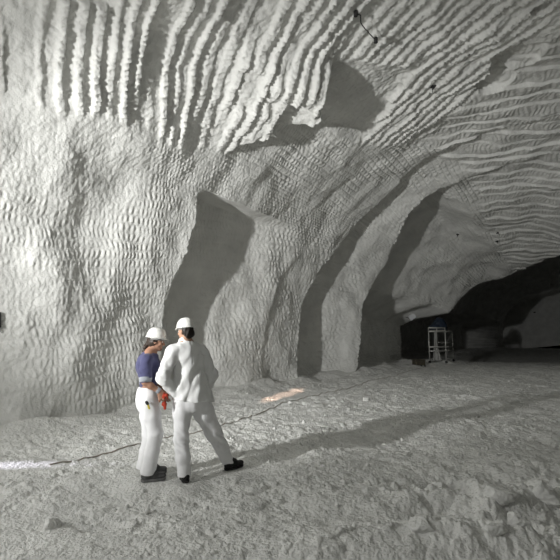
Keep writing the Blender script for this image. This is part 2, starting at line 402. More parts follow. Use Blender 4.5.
def head(s, c, f, up, sc=1.):
    """skull, jaw, nose, brow, lips and ears; f = facing"""
    f = unit(f); up = unit(np.asarray(up) - f * (f @ np.asarray(up))); r = np.cross(f, up); M = [r, f, up]; c = np.asarray(c, float)
    P = lambda a, b, e: c + (r * a + f * b + up * e) * sc
    s.ball(P(0, -.008, .03), np.array((.073, .095, .085)) * sc, .02, M)
    s.ball(P(0, .022, -.035), np.array((.058, .066, .078)) * sc, .03, M)
    s.ball(P(0, .068, -.092), np.array((.022, .020, .019)) * sc, .03, M)           # chin
    s.cone(P(0, .084, .012), P(0, .108, -.026), .0085 * sc, .0125 * sc, .012)        # nose
    s.cone(P(-.013, .094, -.029), P(.013, .094, -.029), .0085 * sc, .0085 * sc, .008)
    s.cone(P(-.034, .075, .024), P(.034, .075, .024), .011 * sc, .011 * sc, .015)    # brow
    for q in (-1, 1):
        s.ball(P(.033 * q, .087, .006), np.array((.015, .011, .010)) * sc, .006, M, cut=True)   # eye sockets
        s.ball(P(.042 * q, .062, -.022), np.array((.022, .018, .018)) * sc, .02, M)   # cheekbone
        s.ball(P(.076 * q, -.010, -.006), np.array((.009, .020, .032)) * sc, .006, M)  # ear
        s.ball(P(.083 * q, -.006, -.002), np.array((.006, .010, .018)) * sc, .004, M, cut=True)
    s.cone(P(-.018, .087, -.055), P(.018, .087, -.055), .0065 * sc, .0065 * sc, .006)   # lips
    s.cone(P(-.015, .084, -.066), P(.015, .084, -.066), .0075 * sc, .0075 * sc, .006)
    return P, M
def ball_mesh(name, c, r, m, parent, seg=20, rings=12):
    V = []; Fc = []
    for i in range(rings + 1):
        a = math.pi * i / rings
        for j in range(seg):
            b = 2 * math.pi * j / seg; V.append((c[0] + r * math.sin(a) * math.cos(b), c[1] + r * math.sin(a) * math.sin(b), c[2] + r * math.cos(a)))
    for i in range(rings):
        for j in range(seg): Fc.append((i * seg + j, (i + 1) * seg + j, (i + 1) * seg + (j + 1) % seg, i * seg + (j + 1) % seg))
    return mesh_obj(name, V, Fc, m, parent)
def hat(c, f, up, parent, m, sc=1., mb=None):
    """safety helmet: domed shell with a crown ridge, a rim, a peak at the front and an inner band"""
    f = unit(f); up = unit(np.asarray(up) - f * (f @ np.asarray(up))); r = np.cross(f, up); c = np.asarray(c, float)
    n, k = 64, 20; V = []; Fc = []
    def pt(a, e):     # a around from the front, e 0 rim .. 1 crown
        rad = math.cos(e * math.pi / 2) ** .78; hh = .128 * math.sin(e * math.pi / 2) ** .95
        x = .110 * rad * math.sin(a); y = .128 * rad * math.cos(a)
        rg = math.exp(-(x / .022) ** 2) * .007 * min(1, 2.2 * e) + math.exp(-((abs(x) - .045) / .010) ** 2) * .003 * min(1, 2 * e)
        return c + (r * x + f * y + up * (hh + rg)) * sc
    rows = []
    for (o, dz) in ((.000, -.010), (.012, -.006), (.012, -.002), (.003, .002)):   # rim, longer at the front
        row = []
        for j in range(n):
            a = 2 * math.pi * j / n; pk = max(0, math.cos(a)) ** 3
            x = (.110 + o) * math.sin(a); y = (.128 + o + (.026 if o > .006 else 0.0) * pk) * math.cos(a)
            row.append(c + (r * x + f * y + up * (dz - (.010 if o > .006 else 0) * pk)) * sc)
        rows.append(row)
    for i in range(k): rows.append([pt(2 * math.pi * j / n, (i + .15) / k) for j in range(n)])
    V = [p for row in rows for p in row]; V.append(pt(0, 1))
    for i in range(len(rows) - 1):
        for j in range(n): Fc.append((i * n + j, i * n + (j + 1) % n, (i + 1) * n + (j + 1) % n, (i + 1) * n + j))
    b = (len(rows) - 1) * n
    for j in range(n): Fc.append((b + j, b + (j + 1) % n, len(V) - 1))
    # inside of the shell
    i0 = len(V)
    for i in range(6):
        e = i / 6
        for j in range(n): V.append(c + (pt(2 * math.pi * j / n, e) - c) * .965)
    V.append(c + up * .115 * sc)
    for i in range(5):
        for j in range(n): Fc.append((i0 + i * n + j, i0 + (i + 1) * n + j, i0 + (i + 1) * n + (j + 1) % n, i0 + i * n + (j + 1) % n))
    for j in range(n): Fc.append((i0 + 5 * n + (j + 1) % n, i0 + 5 * n + j, len(V) - 1)); Fc.append((j, i0 + j, i0 + (j + 1) % n, (j + 1) % n))
    o = mesh_obj('hard_hat', V, Fc, m, parent)
    # headband under the rim
    V = []; Fc = []
    for dz in (-.030, -.004):
        for q in (1., .95):
            for j in range(40):
                a = 2 * math.pi * j / 40; V.append(c + (r * .089 * q * math.sin(a) + f * .104 * q * math.cos(a) + up * dz) * sc)
    for j in range(40):
        k2 = (j + 1) % 40
        Fc += [(j, k2, 80 + k2, 80 + j), (40 + k2, 40 + j, 120 + j, 120 + k2), (j, 40 + j, 40 + k2, k2), (80 + j, 80 + k2, 120 + k2, 120 + j)]
    bo = mesh_obj('headband', V, Fc, mb or m, parent); bo.parent = o; bo.location = (0, 0, 0)
    return o
def shoe(heel, toe, ankle, name, m, ms, parent, sc=1.):
    """boot: upper with ankle shaft, toe cap; the tread sole is a child"""
    heel = np.asarray(heel, float); toe = np.asarray(toe, float); d = unit(toe - heel); L = np.linalg.norm(toe - heel); up = np.array((0, 0, 1.))
    sd = np.cross(d, up); ankle = np.asarray(ankle, float)
    lo = np.minimum(np.minimum(heel, toe), ankle) - .12; hi = np.maximum(np.maximum(heel, toe), ankle) + .12
    s = SDF(lo, hi, .006)
    P = lambda a, h: heel + d * a * L + up * h
    s.cone(P(.14, .060), P(.5, .060), .038, .040, .02); s.cone(P(.5, .050), P(.86, .046), .043, .036, .02, up, .85)
    s.cone(P(.16, .05), ankle + up * .03, .040, .043, .03); s.cone(P(.5, .085), P(.25, .11), .030, .035, .03)
    s.plane_cut(heel + up * .024, -up)
    o = s.obj(name, m, parent)
    s = SDF(lo, hi, .005)
    s.cone(P(.13, .02), P(.55, .02), .043, .042, .02); s.cone(P(.55, .02), P(.84, .02), .047, .040, .02)
    s.plane_cut(heel + up * .028, up); s.plane_cut(heel + up * .001, -up)
    so = s.obj('sole', ms, parent); so.parent = o; so.location = (0, 0, 0)
    return o

M_SKIN = mat('skin', (.42, .25, .17), .55, var=.08, vscale=30)
M_SKINW = mat('tanned_skin', (.36, .20, .135), .55, var=.08, vscale=30)
M_WHITE = mat('white_cotton', (.88, .88, .885), .85, var=.03, vscale=5, bump=.002, bscale=60, sheen=.1)
M_WHITEJ = mat('white_jacket_cloth', (.88, .885, .875), .85, var=.03, vscale=5, bump=.002, bscale=60, sheen=.1)
M_BLUE = mat('blue_shirt_cloth', (.072, .074, .155), .85, var=.12, vscale=9, bump=.002, bscale=60, sheen=.15)
M_CUFF = mat('grey_cuff_cloth', (.36, .38, .42), .85, var=.08, vscale=20)
M_HELM = mat('helmet_plastic', (.84, .84, .80), .35, spec=.5, var=.02)
M_BAND = mat('headband_plastic', (.25, .25, .24), .6)
M_HAIRB = mat('dark_hair', (.022, .017, .014), .5, var=.3, vscale=60, bump=.004, bscale=90)
M_HAIRW = mat('brown_hair', (.035, .024, .018), .5, var=.3, vscale=60, bump=.004, bscale=90)
M_SHOE = mat('black_leather', (.018, .018, .018), .45, var=.2, vscale=20, bump=.002, bscale=50)
M_BOOT = mat('dusty_grey_leather', (.085, .085, .085), .7, var=.35, vscale=16, bump=.002, bscale=50)
M_SOLE = mat('black_rubber', (.03, .03, .03), .8)
M_SOLEG = mat('dusty_grey_rubber', (.18, .18, .175), .85, var=.2, vscale=20)
M_RED = mat('red_cloth', (.40, .045, .02), .7, var=.15, vscale=25)
M_EYE = mat('eye_white', (.7, .68, .65), .25, spec=.5)
M_IRIS = mat('dark_iris', (.03, .02, .015), .2, spec=.5)
M_BELT = mat('dark_belt', (.05, .05, .05), .6)

def eyes(P, f, parent, sc=1.):
    for q in (-1, 1):
        e = ball_mesh('eye', P(.032 * q, .079, .006), .0115 * sc, M_EYE, parent)
        i = ball_mesh('iris', P(.032 * q, .0865, .006), .0052 * sc, M_IRIS, parent, 12, 8); i.parent = e; i.location = (0, 0, 0)

def feet_flat(*pts):
    for p in pts: FLAT_SPOTS.append((p[0], p[1], .17))

# ------------------------------------------------------------------ person in the white suit, seen from behind
def atp(px, py, d): return at(px, py, d * 1.055)
def make_man():
    g0 = (atp(184, 481, 4.88), atp(231, 468, 5.37))
    root = empty('person', (-.84, 5.38, 0), 'taller person in white jacket and white trousers with back turned, one leg stretched aside', 'person', 'people talking on the salt floor')
    Fd = unit((-.60, .80, 0)); Rt = np.array((Fd[1], -Fd[0], 0)); up = np.array((0, 0, 1.))
    hc = atp(185.5, 331.5, 4.98); neck = atp(185.5, 341, 4.98)
    Ls, Rs = atp(172, 350.5, 4.87), atp(201, 350, 5.09)
    Le, Lw = atp(163, 376, 4.79), atp(173, 392.5, 4.90)
    Re, Rw = atp(211.5, 374, 5.14), atp(206, 391, 5.18)
    pel = atp(190, 396, 5.0); Lh, Rh = atp(183, 400, 4.97), atp(198, 400, 5.06)
    Lk, La = atp(181.3, 437, 4.95), atp(184, 472, 4.92)
    Rk, Ra = atp(213, 431, 5.20), atp(228.5, 460.5, 5.36)
    chest = atp(188, 362, 4.98); waist = atp(190, 382, 4.99)
    lo, hi = (-1.45, 4.9, -.05), (-.2, 6.1, 1.95)
    # body
    s = SDF(lo, hi, .007)
    f_h = unit((-.80, .60, -.10)); P, M = head(s, hc, f_h, up, .95)
    s.cone(hc - up * .05 - f_h * .02, neck - up * .05, .056, .062, .02)
    s.cone(chest - up * .02, atp(187, 350, 4.98), .150, .130, .04, Fd, .62); s.cone(waist, chest, .140, .155, .04, Fd, .64); s.cone(pel, waist, .150, .14, .04, Fd, .66)
    s.cone(Ls - up * .02, Rs - up * .02, .042, .042, .05)
    for a, b, c_ in ((Ls, Le, Lw), (Rs, Re, Rw)): s.chain([a, b, c_], [.046, .040, .030], .03)
    s.chain([Lh, Lk, La], [.082, .056, .042], .04); s.chain([Rh, Rk, Ra], [.082, .056, .042], .04)
    hand(s, Lw, (.35, .3, -.9), (.4, .9, 0), (.8, -.3, .1), .30)
    hand(s, Rw, (-.35, .35, -.85), (-.6, .6, 0), (-.5, -.6, .1), .30)
    for ank, h_, t_ in ((La, (186, 478, 4.87), (182.5, 472, 5.13)), (Ra, (227, 469, 5.33), (239.5, 463.5, 5.50))):
        a = atp(*h_); b = atp(*t_); a[2] = b[2] = .045
        c_ = a + (b - a) * .32
        s.cone(ank + up * .03, c_ + up * .02, .036, .030, .02); s.cone(c_, a + (b - a) * .85, .028, .024, .02)
    s.obj('body', M_SKIN, root); eyes(P, f_h, root, .95)
    # trousers
    s = SDF(lo, hi, .007)
    s.cone(pel + up * .10, pel - up * .02, .172, .178, .04, Fd, .70)
    s.ball(pel - Fd * .02 - up * .06, (.15, .12, .13), .06)
    s.chain([Lh + up * .02, Lh + (Lk - Lh) * .35, Lk, Lk + (La - Lk) * .6, La - up * .02], [.118, .102, .082, .078, .078], .035)
    s.chain([Rh + up * .02, Rh + (Rk - Rh) * .4, Rk, Rk + (Ra - Rk) * .6, Ra - up * .015], [.128, .118, .098, .080, .074], .035)
    folds(s, 301, .006, unit(Lk - Lh), 15, 2.2); folds(s, 303, .006, unit(Rk - Rh), 12, 2.0); folds(s, 305, .003, (.8, .2, .5), 14, 6)
    s.warp(lambda X, Y, Z: .005 * np.sin(70 * (Z + .6 * X) + 4 * pn(X * 7, Z * 7, 4)) * np.exp(-((Z - Lk[2] + .06) / .10) ** 2))
    s.plane_cut(La - up * .012, -up + .05 * Fd) if False else None
    def hem(X, Y, Z):
        l = np.hypot(X - La[0], Y - La[1]) < .22
        zl = La[2] - .045 + .02 * pn(X * 12, Y * 12, 7); zr = Ra[2] - .030 + .015 * pn(X * 12, Y * 12, 7) + .35 * (X - Ra[0]) * .35
        return zl, zr, l
    sl, (X, Y, Z) = s.block(s.lo, s.lo + s.h * s.n); zl, zr, l = hem(X, Y, Z)
    s.v = np.maximum(s.v, np.where(l & (X < -.90), zl - Z, zr - Z).astype(np.float32))
    s.plane_cut(pel + up * .12, up)
    s.obj('trousers', M_WHITE, root)
    # jacket
    s = SDF(lo, hi, .0065)
    nb = atp(186.5, 346, 4.98)
    s.cone(chest + up * .05, nb - up * .04, .170, .125, .04, Fd, .64)
    s.cone(waist, chest + up * .05, .178, .178, .04, Fd, .68); s.cone(atp(194.5, 403, 5.01), atp(191.5, 386, 5.0), .25, .20, .04, Fd, .66)
    s.cone(Ls - up * .01, nb - up * .02, .070, .075, .045); s.cone(Rs - up * .01, nb - up * .02, .070, .075, .045)
    s.chain([Ls - up * .015, Ls + (Le - Ls) * .5, Le, Le + (Lw - Le) * .55, Lw], [.078, .072, .068, .064, .055], .022)
    s.chain([Rs - up * .015, Rs + (Re - Rs) * .5, Re, Re + (Rw - Re) * .55, Rw], [.078, .074, .070, .066, .058], .022)
    cen = (neck[0], neck[1])
    def crease(X, Y, Z):
        r = (X - chest[0]) * Rt[0] + (Y - chest[1]) * Rt[1]; b = (X - chest[0]) * Fd[0] + (Y - chest[1]) * Fd[1]; z = Z - chest[2]
        back = (b < .02)
        d = -.011 * np.exp(-((r - .55 * (z + .18) * .55 - .01) / .022) ** 2) * (z < .1)
        d = d + .012 * np.exp(-((r - .40 * (z + .30) * .55 - .065) / .03) ** 2) * (z < .08)
        seam = .003 * np.exp(-((r - .0) / .006) ** 2) * (z > -.02) * 1.0
        return np.where(back, -d * .9 + seam, 0) 
    s.warp(crease)
    folds(s, 311, .012, (.45, 0, 1), 13, 2.2); folds(s, 315, .004, (-.5, 0, 1), 17, 4)
    # bunched sleeve at the left elbow
    s.warp(lambda X, Y, Z: .006 * np.sin(95 * ((X - Le[0]) * .45 + (Z - Le[2]) * .9) + 3 * pn(X * 9, Z * 9, 8)) * np.exp(-(((X - Le[0]) ** 2 + (Y - Le[1]) ** 2 + (Z - Le[2]) ** 2) / .014)))
    hz = atp(190, 400.5, 4.95)[2]
    sl, (X, Y, Z) = s.block(s.lo, s.lo + s.h * s.n)
    s.v = np.maximum(s.v, (hz + .012 * pn(X * 7, Y * 7, 9) - .10 * (X - pel[0]) - Z).astype(np.float32))
    s.cone(neck + up * .0, neck + up * .16, .062, .064, .01, cut=True)
    jk = s.obj('jacket', M_WHITEJ, root)
    s = SDF(neck - .2, neck + .2, .005)
    s.cone(neck + up * .035 + Fd * .01, neck - up * .03, .070, .082, .01); s.cone(neck + up * .1 + Fd * .012, neck - up * .02, .063, .062, .01, cut=True)
    s.plane_cut(neck + up * .045 - Fd * .03, up + Fd * .35)
    c = s.obj('collar', M_WHITEJ, root); c.parent = jk; c.location = (0, 0, 0)
    # hair below the hat
    s = SDF(hc - .2, hc + .2, .005)
    s.ball(P(0, -.026, .02), (.076, .084, .088), .02, M); s.ball(P(0, -.060, -.040), (.058, .040, .055), .03, M)
    s.ball(P(.055, -.040, -.03), (.030, .045, .045), .02, M)
    s.plane_cut(P(0, .035, 0), M[1] * .9 + M[2] * -.35); s.plane_cut(P(0, 0, .075), M[2])
    folds(s, 331, .005, M[2], 40, 10)
    s.obj('hair', M_HAIRB, root)
    hat(P(0, -.004, .048), f_h, up + .05 * f_h - .10 * f_h, root, M_HELM, .87, M_BAND)
    for ank, h_, t_ in ((La, (186, 478, 4.85), (182.0, 472, 5.13)), (Ra, (225, 469, 5.29), (242, 463.0, 5.47))):
        a = atp(*h_); b = atp(*t_); a[2] = b[2] = 0; b = a + unit(b - a) * .285
        shoe(a, b, np.array((ank[0], ank[1], .10)), 'shoe', M_SHOE, M_SOLE, root); feet_flat(a, (a + b) / 2, b)
    return root

# ------------------------------------------------------------------ person in the blue shirt, seen from the side
def make_woman():
    root = empty('person', (-1.50, 5.28, 0), 'shorter person in blue shirt and white trousers with dark ponytail, seen from the side', 'person', 'people talking on the salt floor')
    Fd = unit((.97, .22, 0)); Rt = np.array((Fd[1], -Fd[0], 0)); up = np.array((0, 0, 1.))
    hc = atp(156.2, 341.5, 5.0); neck = atp(150.5, 353.5, 5.0)
    Rs, Ls = atp(146.5, 359, 4.85), atp(151, 358, 5.16)
    Re, Rw = atp(145.3, 382.5, 4.80), atp(159.8, 391.5, 4.84)
    Le, Lw = atp(154, 381, 5.21), atp(165, 391, 5.08)
    chest = atp(149.5, 365, 5.0); waist = atp(148.5, 384, 5.0); pel = atp(148.3, 395, 5.0)
    Rh, Lh = atp(149, 401, 4.92), atp(148.5, 400, 5.08)
    Rk, Ra = atp(155.5, 433, 4.92), atp(148.0, 471, 4.93)
    Lk, La = atp(149.5, 433, 5.10), atp(144.5, 466, 5.16)
    lo, hi = (-1.95, 4.9, -.05), (-1.05, 5.75, 1.85)
    f_h = unit((.97, .20, -.16))
    s = SDF(lo, hi, .006)
    P, M = head(s, hc, f_h, up + .05 * Fd, .89)
    s.cone(hc - up * .05 - f_h * .02, neck - up * .05, .048, .054, .02)
    s.cone(chest, atp(149.5, 357, 5.0), .135, .115, .04, Fd, .66); s.cone(waist, chest, .118, .135, .04, Fd, .68); s.cone(pel, waist, .140, .118, .04, Fd, .72)
    s.cone(Ls, Rs, .046, .046, .04)
    s.chain([Rs, Re, Re + (Rw - Re) * .35, Rw], [.046, .036, .037, .0255], .02); s.chain([Ls, Le, Le + (Lw - Le) * .35, Lw], [.046, .036, .037, .0255], .02)
    s.chain([Rh, Rk, Ra], [.080, .052, .038], .04); s.chain([Lh, Lk, La], [.080, .052, .038], .04)
    hand(s, Rw, unit((.36, .06, -.93)), unit((.1, 1, .1)), unit((.9, .1, .4)), .75, .160)
    hand(s, Lw, unit((.30, -.75, -.5)), unit((-.3, -.5, -.8)), unit((.6, .2, .6)), .5, .168)
    for ank, hx, tx in ((Ra, atp(143.5, 478, 4.93), atp(161, 478, 4.97)), (La, atp(144, 471, 5.15), atp(161, 471, 5.2))):
        hx[2] = tx[2] = .05
        s.cone(ank, hx + (tx - hx) * .2 + up * .03, .037, .034, .02); s.cone(hx + (tx - hx) * .15, hx + (tx - hx) * .82, .031, .025, .03)
    s.obj('body', M_SKINW, root); eyes(P, f_h, root, .89)
    # trousers
    s = SDF(lo, hi, .0065)
    s.cone(waist - up * .02, pel, .122, .158, .03, Fd, .76); s.cone(pel, pel - up * .08, .160, .158, .04, Fd, .80)
    s.ball(pel - Fd * .028 + Rt * .07 - up * .06, (.088, .09, .10), .05); s.ball(pel - Fd * .028 - Rt * .07 - up * .06, (.088, .09, .10), .05)
    for h_, k_, a_ in ((Rh, Rk, Ra), (Lh, Lk, La)):
        s.chain([h_, h_ + (k_ - h_) * .45, k_, k_ + (a_ - k_) * .55, a_ + up * .005], [.112, .098, .080, .080, .088], .03)
    folds(s, 401, .006, (.12, 0, 1), 13, 2.5); folds(s, 405, .004, (1, 0, .6), 15, 5)
    # creases behind the near knee
    kb = Rk - Fd * .05 + Rt * .05
    s.warp(lambda X, Y, Z: .011 * np.sin(60 * ((Z - kb[2]) - .6 * (X - kb[0])) + 2 * pn(X * 8, Z * 8, 3)) * np.exp(-(((X - kb[0]) / .07) ** 2 + ((Z - kb[2]) / .13) ** 2)) * (Y < 5.02))
    sl, (X, Y, Z) = s.block(s.lo, s.lo + s.h * s.n)
    near = (Y < (Ra[1] + La[1]) / 2)
    s.v = np.maximum(s.v, (np.where(near, Ra[2] - .03 - .02 * (X - Ra[0]) * 3, La[2] - .02) + .008 * pn(X * 14, Y * 14, 5) - Z).astype(np.float32))
    s.plane_cut(waist - up * .03, up)
    tr = s.obj('trousers', M_WHITE, root)
    # belt
    s = SDF(waist - .25, waist + .25, .005)
    s.cone(waist - up * .055, waist - up * .025, .133, .126, .01, Fd, .78); s.plane_cut(waist - up * .025, up); s.plane_cut(waist - up * .058, -up)
    s.obj('belt', M_BELT, root)
    # shirt
    s = SDF(lo, hi, .006)
    nb = atp(150.2, 357, 5.0)
    s.cone(chest + up * .02, nb - up * .03, .148, .10, .04, Fd, .66); s.cone(waist - up * .02, chest + up * .02, .130, .150, .04, Fd, .74)
    s.ball(chest + Fd * .075 + Rt * .07 - up * .02, (.06, .062, .065), .05); s.ball(chest + Fd * .075 - Rt * .07 - up * .02, (.06, .062, .065), .05)
    s.ball(chest - Fd * .055 - up * .0, (.09, .125, .14), .06)
    s.cone(Rs - up * .005, nb - up * .02, .056, .06, .04); s.cone(Ls - up * .005, nb - up * .02, .056, .06, .04)
    for sh, el in ((Rs, Re), (Ls, Le)): s.chain([sh - up * .01, sh + (el - sh) * .5, sh + (el - sh) * .80], [.066, .064, .066], .02)
    folds(s, 411, .008, (.2, 0, 1), 12, 5); folds(s, 415, .006, (.8, 0, .7), 18, 7)
    s.plane_cut(waist - up * .03, -up)
    s.cone(neck + up * .0, neck + up * .16, .054, .056, .01, cut=True)
    st = s.obj('shirt', M_BLUE, root)
    s = SDF(neck - .2, neck + .2, .005)
    s.cone(neck + up * .010, neck - up * .035, .060, .074, .01); s.cone(neck + up * .1, neck - up * .02, .053, .054, .01, cut=True)
    s.plane_cut(neck + up * .015, up + Fd * .35)
    c = s.obj('collar', M_BLUE, root); c.parent = st; c.location = (0, 0, 0)
    for sh, el in ((Rs, Re), (Ls, Le)):
        a = sh + (el - sh) * .78; b = sh + (el - sh) * .99; s = SDF(a - .16, a + .16, .005)
        s.cone(a, b, .071, .066, .004); s.warp(lambda X, Y, Z: .003 * np.sin(150 * Z)); s.plane_cut(b, el - sh); s.plane_cut(a, sh - el); s.cone(b + (b - a) * .4, a, .05, .05, .005, cut=True)
        c = s.obj('rolled_cuff', M_CUFF, root); c.parent = st; c.location = (0, 0, 0); c['label'] = 'pale grey rolled sleeve cuff'
    # wrist band
    d = unit(Rw - Re); s = SDF(Rw - .08, Rw + .08, .004); s.cone(Rw - d * .035, Rw - d * .005, .034, .033, .003); s.plane_cut(Rw - d * .003, d); s.plane_cut(Rw - d * .038, -d)
    s.obj('wrist_band', M_CUFF, root)
    # hair and ponytail
    s = SDF(hc - .34, hc + .22, .005)
    s.ball(P(0, -.026, .018), (.070, .080, .084), .02, M); s.ball(P(0, -.062, -.030), (.048, .036, .052), .03, M)
    s.ball(P(.058, -.030, -.01), (.018, .026, .040), .02, M); s.ball(P(-.058, -.030, -.01), (.018, .026, .040), .02, M)
    s.plane_cut(P(0, .018, 0), M[1] * .9 + M[2] * -.35); s.plane_cut(P(0, 0, .075), M[2])
    b = P(0, -.10, -.045)
    s.chain([b, P(0, -.118, -.09), P(0, -.125, -.15), P(.01, -.118, -.20)], [.022, .025, .020, .008], .02)
    folds(s, 431, .006, (.3, 0, 1), 38, 9)
    s.obj('hair', M_HAIRW, root)
    hat(P(0, -.008, .050), unit((.97, .20, -.13)), up + .02 * Fd, root, M_HELM, .88, M_BAND)
    for ank, hx, tx in ((Ra, atp(141.5, 478, 4.90), atp(161, 478, 4.96)), (La, atp(143.5, 471, 5.13), atp(162, 471, 5.2))):
        hx[2] = tx[2] = 0; tx = hx + unit(tx - hx) * .265
        shoe(hx, tx, np.array((ank[0], ank[1], .10)), 'boot', M_BOOT, M_SOLEG, root); feet_flat(hx, (hx + tx) / 2, tx)
    # red cloth held in the near hand
    hd = Rw + unit((.36, .06, -.93)) * .10 + np.array((.005, -.012, -.005))
    ro = empty('red_cloth', hd, 'crumpled red cloth held in the hand of the person in the blue shirt', 'cloth')
    s = SDF(hd - .2, hd + .2, .004)
    s.chain([hd + (.005, -.0, .075), hd + (.008, 0, .02), hd + (.018, -.005, -.04), hd + (.030, -.005, -.085)], [.015, .013, .022, .016], .012, (.2, 1, 0), .6)
    s.chain([hd + (.008, 0, .05), hd + (.035, .0, .06), hd + (.048, .0, .02)], [.012, .012, .006], .012)
    folds(s, 441, .007, (.3, 0, 1), 45, 12)
    V, Q = s.mesh(); o = mesh_obj('cloth', V, Q, M_RED, ro)
    # yellow and black tool in the thigh pocket
    p = atp(148.2, 405.5, 4.785)
    to = empty('pocket_tool', p, 'small yellow and black tool sticking out of the white trouser pocket', 'tool')
    dY = mat('yellow_plastic', (.55, .46, .06), .5); dK = mat('black_plastic', (.02, .02, .02), .5)
    def bar(name, a, b_, w_, t_, m):
        s = SDF(np.minimum(a, b_) - .04, np.maximum(a, b_) + .04, .003); s.cone(a, b_, w_, w_, .003, (.1, 1, 0), t_); return s.obj(name, m, to)
    ax = unit((.34, 0, -.94)); bar('handle', p - ax * .012, p + ax * .032, .012, .6, dY); bar('grip', p - ax * .036 + np.array((-.008, 0, 0)), p - ax * .018, .016, .7, dK)
    return root
# ------------------------------------------------------------------ things in the chamber
def project(P):
    x = P[..., 0]; y = P[..., 1]; z = P[..., 2] - H
    f = np.cos(PITCH) * y + np.sin(PITCH) * z; u = -np.sin(PITCH) * y + np.cos(PITCH) * z
    f_ = np.where(np.abs(f) < 1e-3, 1e-3, f)
    return 280 + F * x / f_, 280 - F * u / f_, f
def on_rock(px, py, inset=0.):
    """point of the cut rock seen at a picture position, with its inward normal"""
    if not hasattr(on_rock, 'c'): on_rock.c = project(CAVE)
    X, Y, D = on_rock.c; q = np.hypot(X - px, Y - py); q[D < 1] = 1e9
    m = q < max(2.0, q.min() + .5); i = np.unravel_index(np.argmin(np.where(m, D, 1e9)), D.shape)
    a, b = min(max(i[0], 6), D.shape[0] - 7), min(max(i[1], 6), D.shape[1] - 7)
    n = unit(np.cross(CAVE[a + 6, b] - CAVE[a - 6, b], CAVE[a, b + 6] - CAVE[a, b - 6]))
    p = CAVE[i]
    if n @ (np.array((3., 8., 2.)) - p) < 0: n = -n
    return p + n * inset, n
class MB:
    def __init__(self): self.V = []; self.F = []
    def add(self, V, Fc):
        o = len(self.V); self.V += [tuple(v) for v in V]; self.F += [tuple(i + o for i in f) for f in Fc]
    def tube(self, pts, r, n=8):
        pts = [np.asarray(p, float) for p in pts]; V = []; Fc = []
        for i, p in enumerate(pts):
            d = unit(pts[min(i + 1, len(pts) - 1)] - pts[max(i - 1, 0)]); a = unit(np.cross(d, (0.13, .27, 1) if abs(d[2]) < .9 else (1, .2, 0))); b = np.cross(d, a)
            for j in range(n): t = 2 * math.pi * j / n; V.append(p + (a * math.cos(t) + b * math.sin(t)) * r)
        for i in range(len(pts) - 1):
            for j in range(n): Fc.append((i * n + j, i * n + (j + 1) % n, (i + 1) * n + (j + 1) % n, (i + 1) * n + j))
        Fc.append(tuple(range(n))[::-1]); Fc.append(tuple((len(pts) - 1) * n + j for j in range(n)))
        self.add(V, Fc); return self
    def box(self, c, ax, ay, az):
        c, ax, ay, az = [np.asarray(q, float) for q in (c, ax, ay, az)]
        # bevelled box: eight corners pulled in on each face
        V = []; k = .92
        for sx in (-1, 1):
            for sy in (-1, 1):
                for sz in (-1, 1):
                    V += [c + ax * sx + ay * sy * k + az * sz * k, c + ax * sx * k + ay * sy + az * sz * k, c + ax * sx * k + ay * sy * k + az * sz]
        g = lambda sx, sy, sz, w: ((sx > 0) * 4 + (sy > 0) * 2 + (sz > 0)) * 3 + w
        Fc = []
        for s in (-1, 1):
            Fc.append([g(s, -1, -1, 0), g(s, 1, -1, 0), g(s, 1, 1, 0), g(s, -1, 1, 0)]); Fc.append([g(-1, s, -1, 1), g(-1, s, 1, 1), g(1, s, 1, 1), g(1, s, -1, 1)]); Fc.append([g(-1, -1, s, 2), g(1, -1, s, 2), g(1, 1, s, 2), g(-1, 1, s, 2)])
            for u in (-1, 1):
                Fc.append([g(s, u, -1, 0), g(s, u, 1, 0), g(s, u, 1, 1), g(s, u, -1, 1)]); Fc.append([g(s, -1, u, 0), g(s, 1, u, 0), g(s, 1, u, 2), g(s, -1, u, 2)]); Fc.append([g(-1, s, u, 1), g(1, s, u, 1), g(1, s, u, 2), g(-1, s, u, 2)])
                for w_ in (-1, 1): Fc.append([g(s, u, w_, 0), g(s, u, w_, 1), g(s, u, w_, 2)])
        self.add(V, Fc); return self
    def build(self, name, m, parent=None, origin=(0, 0, 0), smooth=False, sub=False):
        o = mesh_obj(name, self.V, self.F, m, parent, smooth, origin)
        import bmesh
        bm = bmesh.new(); bm.from_mesh(o.data); bmesh.ops.recalc_face_normals(bm, faces=bm.faces); bm.to_mesh(o.data); bm.free()
        if sub: o.location = (0, 0, 0)
        return o
def child(o, parent):     # o was built in the same frame as its parent part
    o.parent = parent; o.location = (0, 0, 0); return o

M_ALU = mat('aluminium_tube', (.55, .55, .52), .45, metal=.4, var=.1)
M_DECK = mat('grey_deck', (.30, .29, .26), .8, var=.2)
M_NAVY = mat('dark_blue_tarpaulin', (.016, .026, .045), .6, var=.3, vscale=6)
M_SHEET = mat('pale_sheet', (.40, .40, .38), .8, var=.15)
M_CRATE = mat('brown_wood', (.07, .062, .045), .8, var=.3, vscale=8)
M_DARK = mat('dark_steel', (.035, .035, .035), .6, var=.3)
M_CABLE = mat('brown_cable', (.34, .30, .25), .8, var=.2)
M_PANEL = mat('pale_panel', (.75, .77, .78), .5)

